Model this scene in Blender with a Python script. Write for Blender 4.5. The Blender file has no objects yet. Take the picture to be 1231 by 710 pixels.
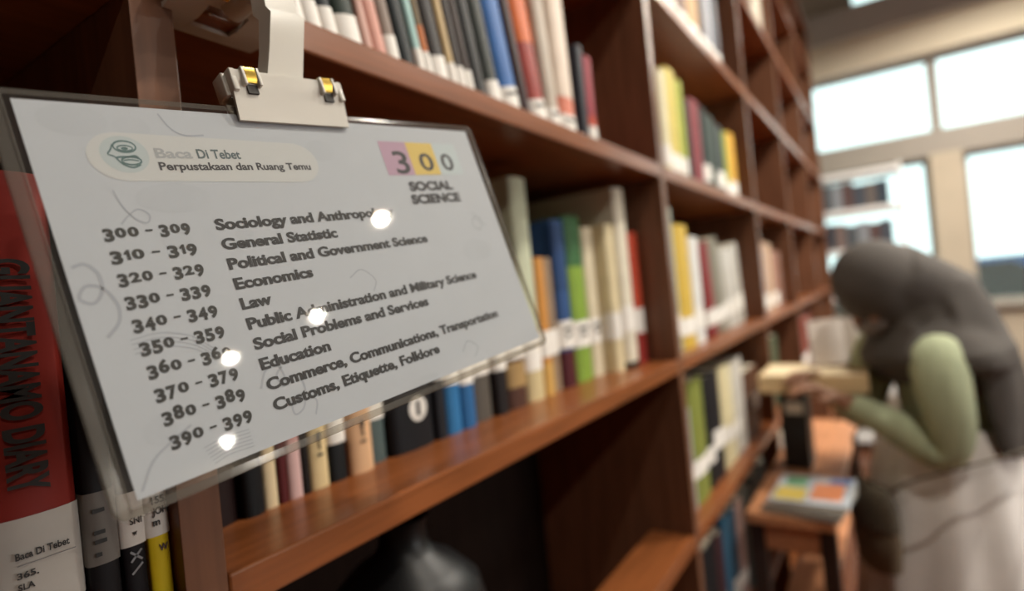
import bpy, bmesh, math, random
from mathutils import Vector, Matrix, Euler
import numpy as np

S = bpy.context.scene
COL = S.collection
random.seed(7)
R = math.radians

# ------------------------------------------------------------------ camera
CAM_Z = 1.40
YAW, ROLL = R(33.2), R(5.6)
fw = Vector((-math.sin(YAW), math.cos(YAW), 0)); r0 = Vector((math.cos(YAW), math.sin(YAW), 0)); up0 = Vector((0, 0, 1))
ri = math.cos(ROLL) * r0 - math.sin(ROLL) * up0
ui = math.sin(ROLL) * r0 + math.cos(ROLL) * up0
cam = bpy.data.cameras.new('camera'); co = bpy.data.objects.new('camera', cam); COL.objects.link(co)
co.matrix_world = Matrix(((ri.x, ui.x, -fw.x, 0), (ri.y, ui.y, -fw.y, 0), (ri.z, ui.z, -fw.z, CAM_Z), (0, 0, 0, 1)))
cam.sensor_fit = 'HORIZONTAL'; cam.sensor_width = 36; cam.lens = 36 * 700 / 1231
cam.clip_start = 0.02; cam.clip_end = 200
cam.dof.use_dof = True; cam.dof.focus_distance = 0.315; cam.dof.aperture_fstop = 2.9
S.camera = co

# ------------------------------------------------------------------ world, exposure, lights
w = bpy.data.worlds.new('sky'); S.world = w; w.use_nodes = True
bg = w.node_tree.nodes['Background']
bg.inputs[0].default_value = (0.93, 0.985, 1.0, 1); bg.inputs[1].default_value = 2.6
S.view_settings.view_transform = 'Standard'
try: S.view_settings.look = 'None'
except Exception: pass
S.view_settings.exposure = 0.0; S.view_settings.gamma = 1.0
S.view_settings.use_curve_mapping = False
S.cycles.use_denoising = True
S.cycles.max_bounces = 8; S.cycles.transparent_max_bounces = 12
S.cycles.caustics_reflective = False; S.cycles.caustics_refractive = False
S.cycles.sample_clamp_indirect = 6.0

LAMP_POWER = 23.0
DAY_POWER = 45.0
LAMP_SPOTS = [(2.31, 2.29), (3.73, 2.35), (4.33, 1.79), (6.2, 2.15), (.60, .80), (.70, 2.1), (1.1, 2.9), (.70, 3.6), (.80, 4.5), (1.7, -.6)]  # lamps mirrored in the sign come first; the others are added fill
LAMP_GAIN = {0: .8, 1: .8, 2: .8, 3: .8, 4: .9, 5: 1.6, 6: 2.0, 7: 1.6, 9: .85}
LAMP_Z = 3.2
CEIL = 3.75
ROOM_X0, ROOM_X1, ROOM_Y0, ROOM_Y1 = -0.80, 6.6, -2.6, 5.5
# daylight lights outside unseen right-wall windows, added to brighten the sign
RW = [(1.0, 2.3), (2.5, 3.8), (4.0, 5.2)]
for ya, yb in RW:
    L = bpy.data.lights.new('daylight_fill', 'AREA'); L.shape = 'RECTANGLE'; L.size = 1.9; L.size_y = yb - ya + .1; L.energy = DAY_POWER; L.color = (1.0, .99, .97)
    lo = bpy.data.objects.new('daylight_fill', L); COL.objects.link(lo); lo.location = (ROOM_X1 + .5, (ya + yb) / 2, 1.75); lo.rotation_euler = (0, R(90), 0)

# ------------------------------------------------------------------ materials
def lin(c):
    if isinstance(c, str):
        c = c.lstrip('#'); c = [int(c[i:i + 2], 16) / 255 for i in (0, 2, 4)]
        c = [x / 12.92 if x <= .04045 else ((x + .055) / 1.055) ** 2.4 for x in c]
    return (c[0], c[1], c[2], 1)

_m = {}
def mat(name, color, rough=.5, metal=0, var=.12, scale=40, spec=.5, coat=0, bump=0, stretch=None):
    key = (name, str(color))
    if key in _m: return _m[key]
    m = bpy.data.materials.new(name); m.use_nodes = True
    n = m.node_tree; b = n.nodes['Principled BSDF']
    c = lin(color)
    tc = n.nodes.new('ShaderNodeTexCoord'); mp = n.nodes.new('ShaderNodeMapping')
    if stretch: mp.inputs['Scale'].default_value = stretch
    nz = n.nodes.new('ShaderNodeTexNoise'); nz.inputs['Scale'].default_value = scale; nz.inputs['Detail'].default_value = 4
    rp = n.nodes.new('ShaderNodeValToRGB')
    rp.color_ramp.elements[0].position = .3; rp.color_ramp.elements[1].position = .7
    rp.color_ramp.elements[0].color = tuple(x * (1 - var) for x in c[:3]) + (1,)
    rp.color_ramp.elements[1].color = tuple(min(1, x * (1 + var)) for x in c[:3]) + (1,)
    n.links.new(tc.outputs['Object'], mp.inputs[0]); n.links.new(mp.outputs[0], nz.inputs['Vector'])
    n.links.new(nz.outputs['Fac'], rp.inputs[0]); n.links.new(rp.outputs[0], b.inputs['Base Color'])
    b.inputs['Roughness'].default_value = rough; b.inputs['Metallic'].default_value = metal
    b.inputs['Specular IOR Level'].default_value = spec
    if coat: b.inputs['Coat Weight'].default_value = coat; b.inputs['Coat Roughness'].default_value = .15
    if bump:
        bp = n.nodes.new('ShaderNodeBump'); bp.inputs['Strength'].default_value = bump; bp.inputs['Distance'].default_value = .002
        n.links.new(nz.outputs['Fac'], bp.inputs['Height']); n.links.new(bp.outputs[0], b.inputs['Normal'])
    _m[key] = m
    return m

def wood(name, color, grain, rough=.38, var=.24, spec=.5):
    s = [14, 14, 14]; s['xyz'.index(grain)] = 1.0
    return mat(name, color, rough, var=var, scale=6, stretch=s, bump=.05, spec=spec)

def emit(name, color, strength):
    m = bpy.data.materials.new(name); m.use_nodes = True; n = m.node_tree
    for x in list(n.nodes): n.nodes.remove(x)
    e = n.nodes.new('ShaderNodeEmission'); o = n.nodes.new('ShaderNodeOutputMaterial')
    e.inputs[0].default_value = lin(color); e.inputs[1].default_value = strength
    n.links.new(e.outputs[0], o.inputs[0]); return m

def film(name, tint, milk, milk_col, rough, ior=1.5, gloss_scale=1.0):
    """clear sheet: transparent + a little diffuse + fresnel gloss"""
    m = bpy.data.materials.new(name); m.use_nodes = True; n = m.node_tree
    for x in list(n.nodes): n.nodes.remove(x)
    o = n.nodes.new('ShaderNodeOutputMaterial')
    t = n.nodes.new('ShaderNodeBsdfTransparent'); t.inputs[0].default_value = lin(tint)
    d = n.nodes.new('ShaderNodeBsdfDiffuse'); d.inputs[0].default_value = lin(milk_col)
    g = n.nodes.new('ShaderNodeBsdfGlossy'); g.inputs['Roughness'].default_value = rough
    g.inputs[0].default_value = (gloss_scale,) * 3 + (1,)
    fr = n.nodes.new('ShaderNodeFresnel'); fr.inputs['IOR'].default_value = ior
    a = n.nodes.new('ShaderNodeMixShader'); a.inputs[0].default_value = milk
    b = n.nodes.new('ShaderNodeMixShader')
    n.links.new(t.outputs[0], a.inputs[1]); n.links.new(d.outputs[0], a.inputs[2])
    ge = n.nodes.new('ShaderNodeNewGeometry'); iv = n.nodes.new('ShaderNodeMath'); iv.operation = 'SUBTRACT'; iv.inputs[0].default_value = 1
    ml = n.nodes.new('ShaderNodeMath'); ml.operation = 'MULTIPLY'            # gloss on the outer faces only
    n.links.new(ge.outputs['Backfacing'], iv.inputs[1]); n.links.new(iv.outputs[0], ml.inputs[0]); n.links.new(fr.outputs[0], ml.inputs[1])
    n.links.new(ml.outputs[0], b.inputs[0]); n.links.new(a.outputs[0], b.inputs[1]); n.links.new(g.outputs[0], b.inputs[2])
    n.links.new(b.outputs[0], o.inputs[0]); return m

WOOD = '#8e4a28'
M_SHELF = wood('varnished_shelf_wood', '#804a28', 'y', rough=.28, spec=.3)
M_UP = wood('varnished_upright_wood', '#704c38', 'z', rough=.35, spec=.25)
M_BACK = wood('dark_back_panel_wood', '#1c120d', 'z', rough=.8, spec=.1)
M_BENCH = wood('bench_wood', '#c88c64', 'y', rough=.3)
M_DARKLEG = wood('dark_leg_wood', '#2a1812', 'z', rough=.5)
M_TAN = wood('tan_tray_wood', '#d8bc90', 'x', rough=.5, var=.12)
M_PLASTIC = mat('white_clip_plastic', '#c6c2b8', .32, var=.03, scale=20)
M_BRASS = mat('brass_spring', '#c8a850', .25, metal=1, var=.08)
M_PAGE = mat('page_paper', '#d8cfba', .85, var=.10, scale=12, stretch=(1, 60, 1))
M_LABEL = mat('spine_label_paper', '#e4e1da', .6, var=.05)
M_INK = mat('black_ink', '#141414', .6, var=.05)
M_GREYINK = mat('grey_ink', '#6a6c70', .6, var=.05)

# ------------------------------------------------------------------ mesh helpers
class MB:
    def __init__(s): s.v = []; s.f = []; s.mi = []
    def add(s, v, f, mi=0, M=None):
        k = len(s.v)
        s.v += [tuple((M @ Vector(p)) if M else p) for p in v]
        s.f += [[i + k for i in q] for q in f]; s.mi += [mi] * len(f)
    def bm(s, b, mi=0, M=None):
        b.verts.index_update()
        s.add([tuple(v.co) for v in b.verts], [[v.index for v in f.verts] for f in b.faces], mi, M); b.free()
    def box(s, x0, x1, y0, y1, z0, z1, bev=0, mi=0, M=None, seg=2):
        b = bmesh.new(); bmesh.ops.create_cube(b, size=1)
        for v in b.verts:
            v.co = ((x0 + x1) / 2 + v.co.x * (x1 - x0), (y0 + y1) / 2 + v.co.y * (y1 - y0), (z0 + z1) / 2 + v.co.z * (z1 - z0))
        if bev: bmesh.ops.bevel(b, geom=b.edges[:], offset=bev, segments=seg, affect='EDGES', profile=.5)
        s.bm(b, mi, M)
    def lathe(s, prof, seg=24, mi=0, M=None):
        v = []; f = []
        for r, z in prof:
            for i in range(seg):
                a = 2 * math.pi * i / seg; v.append((r * math.cos(a), r * math.sin(a), z))
        for k in range(len(prof) - 1):
            for i in range(seg):
                j = (i + 1) % seg; f.append([k * seg + i, k * seg + j, (k + 1) * seg + j, (k + 1) * seg + i])
        f.append(list(range(seg))[::-1]); f.append([(len(prof) - 1) * seg + i for i in range(seg)])
        s.add(v, f, mi, M)
    def loft(s, rings, mi=0, M=None, caps=True, closed=True):
        n = len(rings[0]); v = [p for r in rings for p in r]; f = []
        for k in range(len(rings) - 1):
            for i in range(n if closed else n - 1):
                j = (i + 1) % n; f.append([k * n + i, k * n + j, (k + 1) * n + j, (k + 1) * n + i])
        if caps: f.append(list(range(n))[::-1]); f.append([(len(rings) - 1) * n + i for i in range(n)])
        s.add(v, f, mi, M)
    def tube(s, pts, r, seg=10, mi=0, M=None):
        pts = [Vector(p) for p in pts]; rings = []
        rr = r if isinstance(r, (list, tuple)) else [r] * len(pts)
        ref = None
        for i, p in enumerate(pts):
            t = (pts[min(i + 1, len(pts) - 1)] - pts[max(i - 1, 0)]).normalized()
            if ref is None: ref = Vector((0, 0, 1)) if abs(t.z) < .9 else Vector((1, 0, 0))
            u = t.cross(ref).normalized(); ref = u.cross(t).normalized()
            rings.append([tuple(p + rr[i] * (math.cos(2 * math.pi * k / seg) * u + math.sin(2 * math.pi * k / seg) * ref)) for k in range(seg)])
        s.loft(rings, mi, M)
    def build(s, name, mats, parent=None, smooth=False, loc=None):
        me = bpy.data.meshes.new(name); me.from_pydata(s.v, [], s.f)
        for m in (mats if isinstance(mats, (list, tuple)) else [mats]): me.materials.append(m)
        me.polygons.foreach_set('material_index', s.mi)
        b = bmesh.new(); b.from_mesh(me); bmesh.ops.recalc_face_normals(b, faces=b.faces[:]); b.to_mesh(me); b.free()
        if smooth:
            me.polygons.foreach_set('use_smooth', [True] * len(me.polygons))
            try: me.set_sharp_from_angle(angle=R(50))
            except Exception: pass
        o = bpy.data.objects.new(name, me); COL.objects.link(o)
        if parent: o.parent = parent
        if loc: o.location = loc
        return o

def tag(o, label=None, cat=None, group=None, kind=None):
    if label: o['label'] = label
    if cat: o['category'] = cat
    if group: o['group'] = group
    if kind: o['kind'] = kind
    return o

def thing(name, label, cat, loc=(0, 0, 0), rz=0, group=None):
    o = bpy.data.objects.new(name, None); o.empty_display_size = .05; COL.objects.link(o)
    o.location = loc; o.rotation_euler = (0, 0, rz)
    return tag(o, label, cat, group)

def struct(name, mb, m, parent=None):
    o = mb.build(name, m, parent)
    if not parent: o['kind'] = 'structure'
    return o

def baked(o):
    """apply a mesh object's modifiers"""
    bpy.context.view_layer.update()
    dg = bpy.context.evaluated_depsgraph_get()
    me = bpy.data.meshes.new_from_object(o.evaluated_get(dg)); old = o.data
    o.modifiers.clear(); o.data = me; me.name = o.name
    me.polygons.foreach_set('use_smooth', [True] * len(me.polygons))
    bpy.data.meshes.remove(old); return o

_glyph = {}
def text_geo(body, bold=0.0, spacing=1.0):
    """flat triangles of a line of text in the built-in font: (verts Nx2, faces)"""
    key = (body, bold, spacing)
    if key in _glyph: return _glyph[key]
    cu = bpy.data.curves.new('type', 'FONT'); cu.body = body; cu.size = 1; cu.offset = bold; cu.space_character = spacing
    cu.resolution_u = 4
    o = bpy.data.objects.new('type', cu); COL.objects.link(o)
    bpy.context.view_layer.update()
    dg = bpy.context.evaluated_depsgraph_get()
    me = bpy.data.meshes.new_from_object(o.evaluated_get(dg))
    v = np.array([(p.co.x, p.co.y) for p in me.vertices]); f = [list(p.vertices) for p in me.polygons]
    bpy.data.meshes.remove(me); bpy.data.objects.remove(o); bpy.data.curves.remove(cu)
    _glyph[key] = (v, f); return v, f

CAPH = None
def put_text(mb, body, x0, x1, base, cap, n=0.0, bold=.02, xf=None, mi=0):
    """text from x0 to x1 (or natural width when x1 is None) on the baseline, caps 'cap' high; xf maps (x,y,n)->3D"""
    global CAPH
    if CAPH is None: CAPH = text_geo('H', 0.0)[0][:, 1].max()
    v, f = text_geo(body, bold)
    s = cap / CAPH; mn, mx = v[:, 0].min(), v[:, 0].max()
    sx = s if x1 is None else (x1 - x0) / (mx - mn)
    pts = [((p[0] - mn) * sx + x0, p[1] * s + base, n) for p in v]
    if xf: pts = [xf(*p) for p in pts]
    mb.add(pts, f, mi)

def ribbon(mb, pts, wdt, n, mi=0):
    """flat stroke of constant width in the xy plane"""
    P = [Vector((p[0], p[1])) for p in pts]; v = []
    for i, p in enumerate(P):
        t = (P[min(i + 1, len(P) - 1)] - P[max(i - 1, 0)]).normalized(); q = Vector((-t.y, t.x)) * wdt / 2
        v += [(p.x + q.x, p.y + q.y, n), (p.x - q.x, p.y - q.y, n)]
    mb.add(v, [[2 * i, 2 * i + 1, 2 * i + 3, 2 * i + 2] for i in range(len(P) - 1)], mi)

def spline(pts, k=10):
    P = [np.array(p, float) for p in pts]; P = [2 * P[0] - P[1]] + P + [2 * P[-1] - P[-2]]; out = []
    for i in range(1, len(P) - 2):
        for t in np.linspace(0, 1, k, endpoint=False):
            a, b, c, d = P[i - 1], P[i], P[i + 1], P[i + 2]
            out.append(tuple(.5 * (2 * b + (c - a) * t + (2 * a - 5 * b + 4 * c - d) * t ** 2 + (3 * b - a - 3 * c + d) * t ** 3)))
    out.append(tuple(P[-2])); return out

def disc(mb, cx, cy, rx, ry, n, mi=0, seg=32):
    mb.add([(cx + rx * math.cos(2 * math.pi * i / seg), cy + ry * math.sin(2 * math.pi * i / seg), n) for i in range(seg)], [list(range(seg))], mi)

# ------------------------------------------------------------------ room shell
M_FLOOR = wood('brown_floor', '#6b4330', 'y', rough=.25, var=.2)
M_WALL = mat('beige_wall_paint', '#b9ac98', .8, var=.04, scale=8)
M_WALLD = mat('grey_beam_paint', '#b4afa6', .8, var=.04, scale=8)
M_CEIL = mat('ceiling_paint', '#8f8a84', .9, var=.03, scale=5)
M_FRAME = mat('grey_beige_window_frame', '#978f85', .5, var=.04)
M_CLEAR = film('clear_glazing', '#fafafa', .01, '#f0f0f0', .02)
M_WIN = film('pale_cyan_glazing', '#e8f4f2', .05, '#e8f4f2', .45)

b = MB(); b.box(ROOM_X0 - .2, ROOM_X1 + .2, ROOM_Y0 - .2, ROOM_Y1 + .2, -.1, 0); struct('floor', b, M_FLOOR)
b = MB(); b.box(ROOM_X0 - .2, ROOM_X1 + .2, ROOM_Y0 - .2, ROOM_Y1 + .2, CEIL, CEIL + .1); struct('ceiling', b, M_CEIL)
b = MB(); b.box(ROOM_X0 - .15, ROOM_X0, ROOM_Y0, ROOM_Y1, 0, CEIL); struct('wall_left', b, M_WALL)
b = MB(); b.box(ROOM_X1, ROOM_X1 + .15, ROOM_Y0, ROOM_Y1, 0, .85); b.box(ROOM_X1, ROOM_X1 + .15, ROOM_Y0, ROOM_Y1, 2.65, CEIL)
e_ = [ROOM_Y0] + [v for p in RW for v in p] + [ROOM_Y1]
for k in range(0, len(e_), 2): b.box(ROOM_X1, ROOM_X1 + .15, e_[k], e_[k + 1], .85, 2.65)
struct('wall_right', b, M_WALL)
b = MB(); b.box(ROOM_X0, ROOM_X1, ROOM_Y0 - .15, ROOM_Y0, 0, CEIL); struct('wall_back', b, mat('dark_brown_wall_paint', '#4a3a30', .8, var=.05))
# far wall: piers, sills and lintels around real openings
Y1 = ROOM_Y1
b = MB()
b.box(ROOM_X0, -.50, Y1, Y1 + .2, 0, CEIL)                         # pier at the bookcase
b.box(-.50, 1.75, Y1, Y1 + .2, 0, 1.0)                           # below the sills
b.box(.30, .50, Y1 - .06, Y1 + .2, 1.0, 2.15)                      # tan column
b.box(1.75, ROOM_X1, Y1, Y1 + .2, 0, CEIL)
b.box(-.50, 1.75, Y1, Y1 + .2, 3.62, CEIL)
b.box(-.50, -.13, Y1, Y1 + .2, 3.0, 3.62)
struct('wall_far', b, M_WALL)
b = MB(); b.box(-.50, ROOM_X1, Y1 - .04, Y1 + .2, 2.13, 2.32, bev=.008); struct('trim_1', b, M_FRAME)       # transom between the two rows of windows
b = MB(); b.box(-.50, ROOM_X1, Y1 - .10, Y1 + .2, 2.90, 3.14, bev=.008); struct('trim_2', b, mat('beige_beam_paint', '#e4d8c0', .8, var=.03))
b = MB(); b.box(-.50, ROOM_X1, Y1 - .18, Y1 + .2, 3.14, 3.38, bev=.008); struct('trim_3', b, M_WALLD)
b = MB(); b.box(-.50, ROOM_X1, Y1 - .07, Y1 + .02, .97, 1.01, bev=.006); struct('trim_4', b, M_FRAME)
def window(i, x0, x1, z0, z1):
    f = MB(); t = .035
    f.box(x0, x0 + t, Y1 + .05, Y1 + .11, z0, z1, bev=.004); f.box(x1 - t, x1, Y1 + .05, Y1 + .11, z0, z1, bev=.004)
    f.box(x0 + t, x1 - t, Y1 + .05, Y1 + .11, z0, z0 + t, bev=.004); f.box(x0 + t, x1 - t, Y1 + .05, Y1 + .11, z1 - t, z1, bev=.004)
    o = struct('window_%d' % i, f, M_FRAME)
    g = MB(); g.box(x0 + t, x1 - t, Y1 + .078, Y1 + .084, z0 + t, z1 - t); g.build('pane', M_WIN, o)
wi = 1
for ya, yb in RW:  # unseen right-wall windows, added as openings for the side light
    f = MB(); xa, xb = ROOM_X1 + .05, ROOM_X1 + .11; t_ = .04
    f.box(xa, xb, ya, ya + t_, .85, 2.65); f.box(xa, xb, yb - t_, yb, .85, 2.65); f.box(xa, xb, ya + t_, yb - t_, .85, .85 + t_); f.box(xa, xb, ya + t_, yb - t_, 2.65 - t_, 2.65)
    o = struct('window_%d' % wi, f, M_FRAME); g = MB(); g.box(xa + .027, xa + .033, ya + t_, yb - t_, .85 + t_, 2.65 - t_); g.build('pane', M_CLEAR, o); wi += 1
for x0, x1 in ((-.50, .30), (.50, 1.75)):
    window(wi, x0, x1, 1.0, 2.14); wi += 1
for x0, x1 in ((-.50, .37), (.37, 1.75)):
    window(wi, x0, x1, 2.31, 2.91); wi += 1
for x0, x1 in ((-.13, .40), (.40, 1.75)):
    window(wi, x0, x1, 3.36, 3.63); wi += 1
b = MB(); b.box(-30, 40, Y1 + .3, 60, -.25, -.12); struct('ground', b, mat('outdoor_paving', '#c4beb6', .9, var=.1, scale=2))

# ------------------------------------------------------------------ ceiling lamps
M_LAMPBODY = mat('white_lamp_metal', '#d8d4cc', .4, var=.02)
M_BULB = emit('warm_bulb', '#ffdca8', 130)
for i, (x, y) in enumerate(LAMP_SPOTS):
    lab = ['round pendant downlight mirrored as the topmost spot in the sign', 'round pendant downlight mirrored as the spot over the word Administration',
           'round pendant downlight mirrored as the spot beside the number 369', 'round pendant downlight mirrored lowest in the sign'][i] if i < 4 else 'unseen round pendant downlight added to brighten the aisle and bookcase'
    LZ = 2.98 if i == 3 else LAMP_Z
    t = thing('pendant_lamp', lab, 'lamp', (x, y, LZ), group=None if i < 4 else 'added pendant downlights out of view')
    m = MB(); m.lathe([(.02, .12), (.05, .11), (.085, .06), (.095, 0), (.09, 0), (.08, .055), (.02, .10)], 28); m.build('lamp_shade', M_LAMPBODY, t, True)
    m = MB(); m.lathe([(.030, .012), (.034, .022), (.030, .034)], 24); m.build('bulb', M_BULB, t, True)
    m = MB(); m.tube([(0, 0, .11), (0, 0, CEIL - LZ - .015)], .006); m.build('stem', M_LAMPBODY, t, True)
    m = MB(); m.lathe([(.05, CEIL - LZ - .02), (.05, CEIL - LZ)], 20); m.build('ceiling_rose', M_LAMPBODY, t, True)
    L = bpy.data.lights.new('lamp_light', 'AREA'); L.shape = 'DISK'; L.size = .065; L.energy = LAMP_POWER * LAMP_GAIN.get(i, 1); L.color = (1, .94, .84)
    lo = bpy.data.objects.new('lamp_light', L); COL.objects.link(lo); lo.parent = t; lo.location = (0, 0, .008)

# ------------------------------------------------------------------ bookcase
XF, XB = -.37, -.72
POSTS = [-.775, .190, 1.158, 2.130, 2.925, 3.83, 4.72]; PT = .026
TOPS = [.13, .51, .888, 1.240, 1.632, 2.022, 2.400, 2.78]
CASE_H = 3.1; ST = .026
case = thing('bookcase', 'long reddish brown wooden bookcase full of books along the left wall', 'bookcase', (0, 0, 0))
for y in POSTS:
    m = MB(); m.box(XB, XF, y - PT / 2, y + PT / 2, 0, CASE_H, bev=.0006); m.build('upright', M_UP, case)
for k in range(len(POSTS) - 1):
    y0, y1 = POSTS[k] + PT / 2, POSTS[k + 1] - PT / 2
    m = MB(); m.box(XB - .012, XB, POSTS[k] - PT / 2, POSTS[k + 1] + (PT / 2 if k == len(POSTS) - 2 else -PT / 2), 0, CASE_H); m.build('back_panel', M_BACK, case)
    for z in TOPS:
        xb = XB
        if k == 1 and z == .888: xb = -.462                    # low board cut narrow here so the gap behind stays dark
        m = MB(); m.box(xb, XF + .001, y0, y1, z - ST, z, bev=.002); m.build('shelf_board', M_SHELF, case)
    m = MB(); m.box(XB, XF + .001, y0, y1, CASE_H - ST, CASE_H, bev=.002); m.build('shelf_board', M_SHELF, case)
    m = MB(); m.box(XF - .04, XF - .02, y0, y1, 0, .10); m.build('plinth', M_UP, case)

# ------------------------------------------------------------------ books
COVERS = {}
def cover_mat(c, rough=.45):
    return mat('book_cover_' + str(c).lstrip('#'), c, .5, var=.08, scale=25, spec=.18)

def book(x, y0, y1, z, h, col, label, d=.15, lab=(.02, .05), bands=(), lean=0, group=None, cat='book', extra=None, lab_col=None, marks=0):
    """x: spine front, y0..y1 thickness, stands on z"""
    t = ((y1 - y0) - .0012) * math.cos(R(lean)); yc = (y0 + y1) / 2
    root = thing('book', label, cat, (x, yc, z), 0, group)
    if lean:
        a = R(lean)
        root.rotation_euler = (a, 0, 0); root.location.z = z + abs(math.sin(a)) * t / 2
    bt = min(.0022, t * .2); bulge = min(.10 * t, .004)
    def prof(off=0.0, dd=d, n=8):
        P = [(-dd, -t / 2 - off)]
        for i in range(n + 1):
            a = -math.pi / 2 + math.pi * i / n
            P.append((-bulge * 2 + (bulge * 2 + off) * math.cos(a), (t / 2 + off) * math.sin(a)))
        P.append((-dd, t / 2 + off)); return P
    out = prof(); inn = prof(-bt)
    def shell(o_, i_, z0, z1):
        n = len(o_); v = [(p[0], p[1], z0) for p in o_] + [(p[0], p[1], z0) for p in i_] + [(p[0], p[1], z1) for p in o_] + [(p[0], p[1], z1) for p in i_]
        f = []
        for i in range(n - 1):
            f += [[i, i + 1, 2 * n + i + 1, 2 * n + i], [n + i, 3 * n + i, 3 * n + i + 1, n + i + 1],
                  [i, n + i, n + i + 1, i + 1], [2 * n + i, 2 * n + i + 1, 3 * n + i + 1, 3 * n + i]]
        f += [[0, 2 * n, 3 * n, n], [n - 1, 2 * n - 1, 4 * n - 1, 3 * n - 1]]
        return v, f
    m = MB(); m.add(*shell(out, inn, 0, h)); m.build('cover', cover_mat(col), root, True)
    m = MB(); m.box(-d + .005, -bulge * 2 - bt, -t / 2 + bt, t / 2 - bt, .003, h - .004); m.build('page_block', M_PAGE, root)
    def wrap(name, z0, z1, mt, depth, off=.0004):
        a = prof(off, depth); i2 = prof(off - .0003, depth)
        m = MB(); m.add(*shell(a, i2, z0, z1)); return m.build(name, mt, root, True)
    for bz0, bz1, bc in bands:
        wrap('spine_band', bz0, bz1, cover_mat(bc), .02, .0003)
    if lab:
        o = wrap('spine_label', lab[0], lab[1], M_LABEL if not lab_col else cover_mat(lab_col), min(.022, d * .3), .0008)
        if marks:
            mm = MB(); hh = (lab[1] - lab[0])
            for q in range(marks):
                zz = lab[1] - hh * (.28 + .26 * q); ww = t * (.30 - .07 * q)
                mm.box(.0009, .00115, -ww, ww * (.8 - .2 * q), zz - hh * .07, zz + hh * .07)
            mm.build('lettering', M_INK, o)
    if extra: extra(root, t, h)
    return root

def spine_text(root, body, y_l, y_r, z_base, cap, mt, n=.0013, bold=.03, parent=None, name='lettering'):
    m = MB(); put_text(m, body, y_l, y_r, z_base, cap, n, bold, xf=lambda a, b_, c: (c, a, b_)); return m.build(name, mt, parent or root)
def spine_text_down(root, body, z_top, z_bot, y_left, y_right, mt, n=.0013, bold=.03):
    """reads from top to bottom; letter tops towards +y"""
    m = MB(); put_text(m, body, z_top, z_bot, y_left, (y_right - y_left), n, bold, xf=lambda a, b_, c: (c, b_, a)); return m.build('lettering', mt, root)

# --- bay beside the camera
Z3 = TOPS[3]
def red_extra(root, t, h):
    spine_text_down(root, 'GUANTANAMO DIARY', .204, .084, -.0100, .0060, M_INK, bold=.035)
    lb = [c for c in root.children if c.name.startswith('spine_label')][0]
    spine_text(root, 'Baca Di Tebet', -.0105, .0125, .0520, .0034, M_INK, n=.0017, parent=lb)
    m = MB(); m.box(.0016, .00175, -.0100, .0150, .0488, .0492); m.build('rule', M_GREYINK, lb)
    spine_text(root, '365.', -.0105, -.0015, .0425, .0030, M_INK, n=.0017, parent=lb)
    spine_text(root, 'SLA', -.0105, -.0035, .0368, .0030, M_INK, n=.0017, parent=lb)
    spine_text(root, 'g', -.0105, -.0075, .0315, .0030, M_INK, n=.0017, parent=lb)
book(-.378, .0905, .1325, Z3, .250, '#7a2620', 'thick red book lettered GUANTANAMO DIARY with white call-number label', d=.16, lab=(.022, .072), lab_col='#b0aca6', extra=red_extra)  # white label greyed in colour for the shade over this bay
def blk_extra(root, t, h):
    lb = [c for c in root.children if c.name.startswith('spine_label')][0]
    mm = MB()
    for q, (zz, ww) in enumerate(((.064, .006), (.052, .0055), (.047, .006), (.040, .003))): mm.box(.001, .0012, -.005, -.005 + ww, zz - .0011, zz + .0011)
    mm.build('lettering', M_INK, lb)
book(-.378, .1325, .1485, Z3, .235, '#141316', 'black book with dim label right beside the red diary', d=.16, lab=(.034, .074), lab_col='#6e6a66', extra=blk_extra)  # label darkened in colour, as this bay lies in shade
def blk2_extra(root, t, h):
    lb = [c for c in root.children if c.name.startswith('spine_label')][0]
    spine_text(root, 'SNI', -.0022, .0042, .0495, .0035, M_INK, n=.0013, parent=lb); spine_text(root, 'w', -.0012, .0012, .043, .003, M_INK, n=.0013, parent=lb)
    m = MB(); 
    for a, c in (((-.003, .028), (.003, .034)), ((-.003, .034), (.003, .028)), ((-.003, .021), (.003, .026))):
        ribbon(m, [(a[0], a[1]), (c[0], c[1])], .0012, .0)
    m.v = [(.0006, p[0], p[1]) for p in m.v]; m.build('spine_emblem', mat('grey_print', '#8f9296'), root)
book(-.380, .1495, .1630, Z3, .222, '#17161a', 'black book with white label between the dim-labelled book and the yellow one', d=.15, lab=(.037, .068), extra=blk2_extra)
def yel_extra(root, t, h):
    lb = [c for c in root.children if c.name.startswith('spine_label')][0]
    spine_text(root, '155.', -.0035, .0052, .0570, .0040, M_INK, n=.0013, parent=lb)
    spine_text(root, 'JOH', -.0035, .0052, .0505, .0040, M_INK, n=.0013, parent=lb)
    spine_text(root, 'm', -.0035, .0005, .0440, .0040, M_INK, n=.0013, parent=lb)
    m = MB(); put_text(m, 'W', -.001, .004, .028, .004, .0006, .03, xf=lambda a, b_, c: (c, a, b_)); m.build('lettering', mat('dark_red_print', '#3a1410'), root)
book(-.380, .1632, .1765, Z3, .210, '#d8bd22', 'yellow book labelled 155 JOH m next to the nearest upright', d=.15, lab=(.0375, .067), extra=yel_extra)

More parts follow.
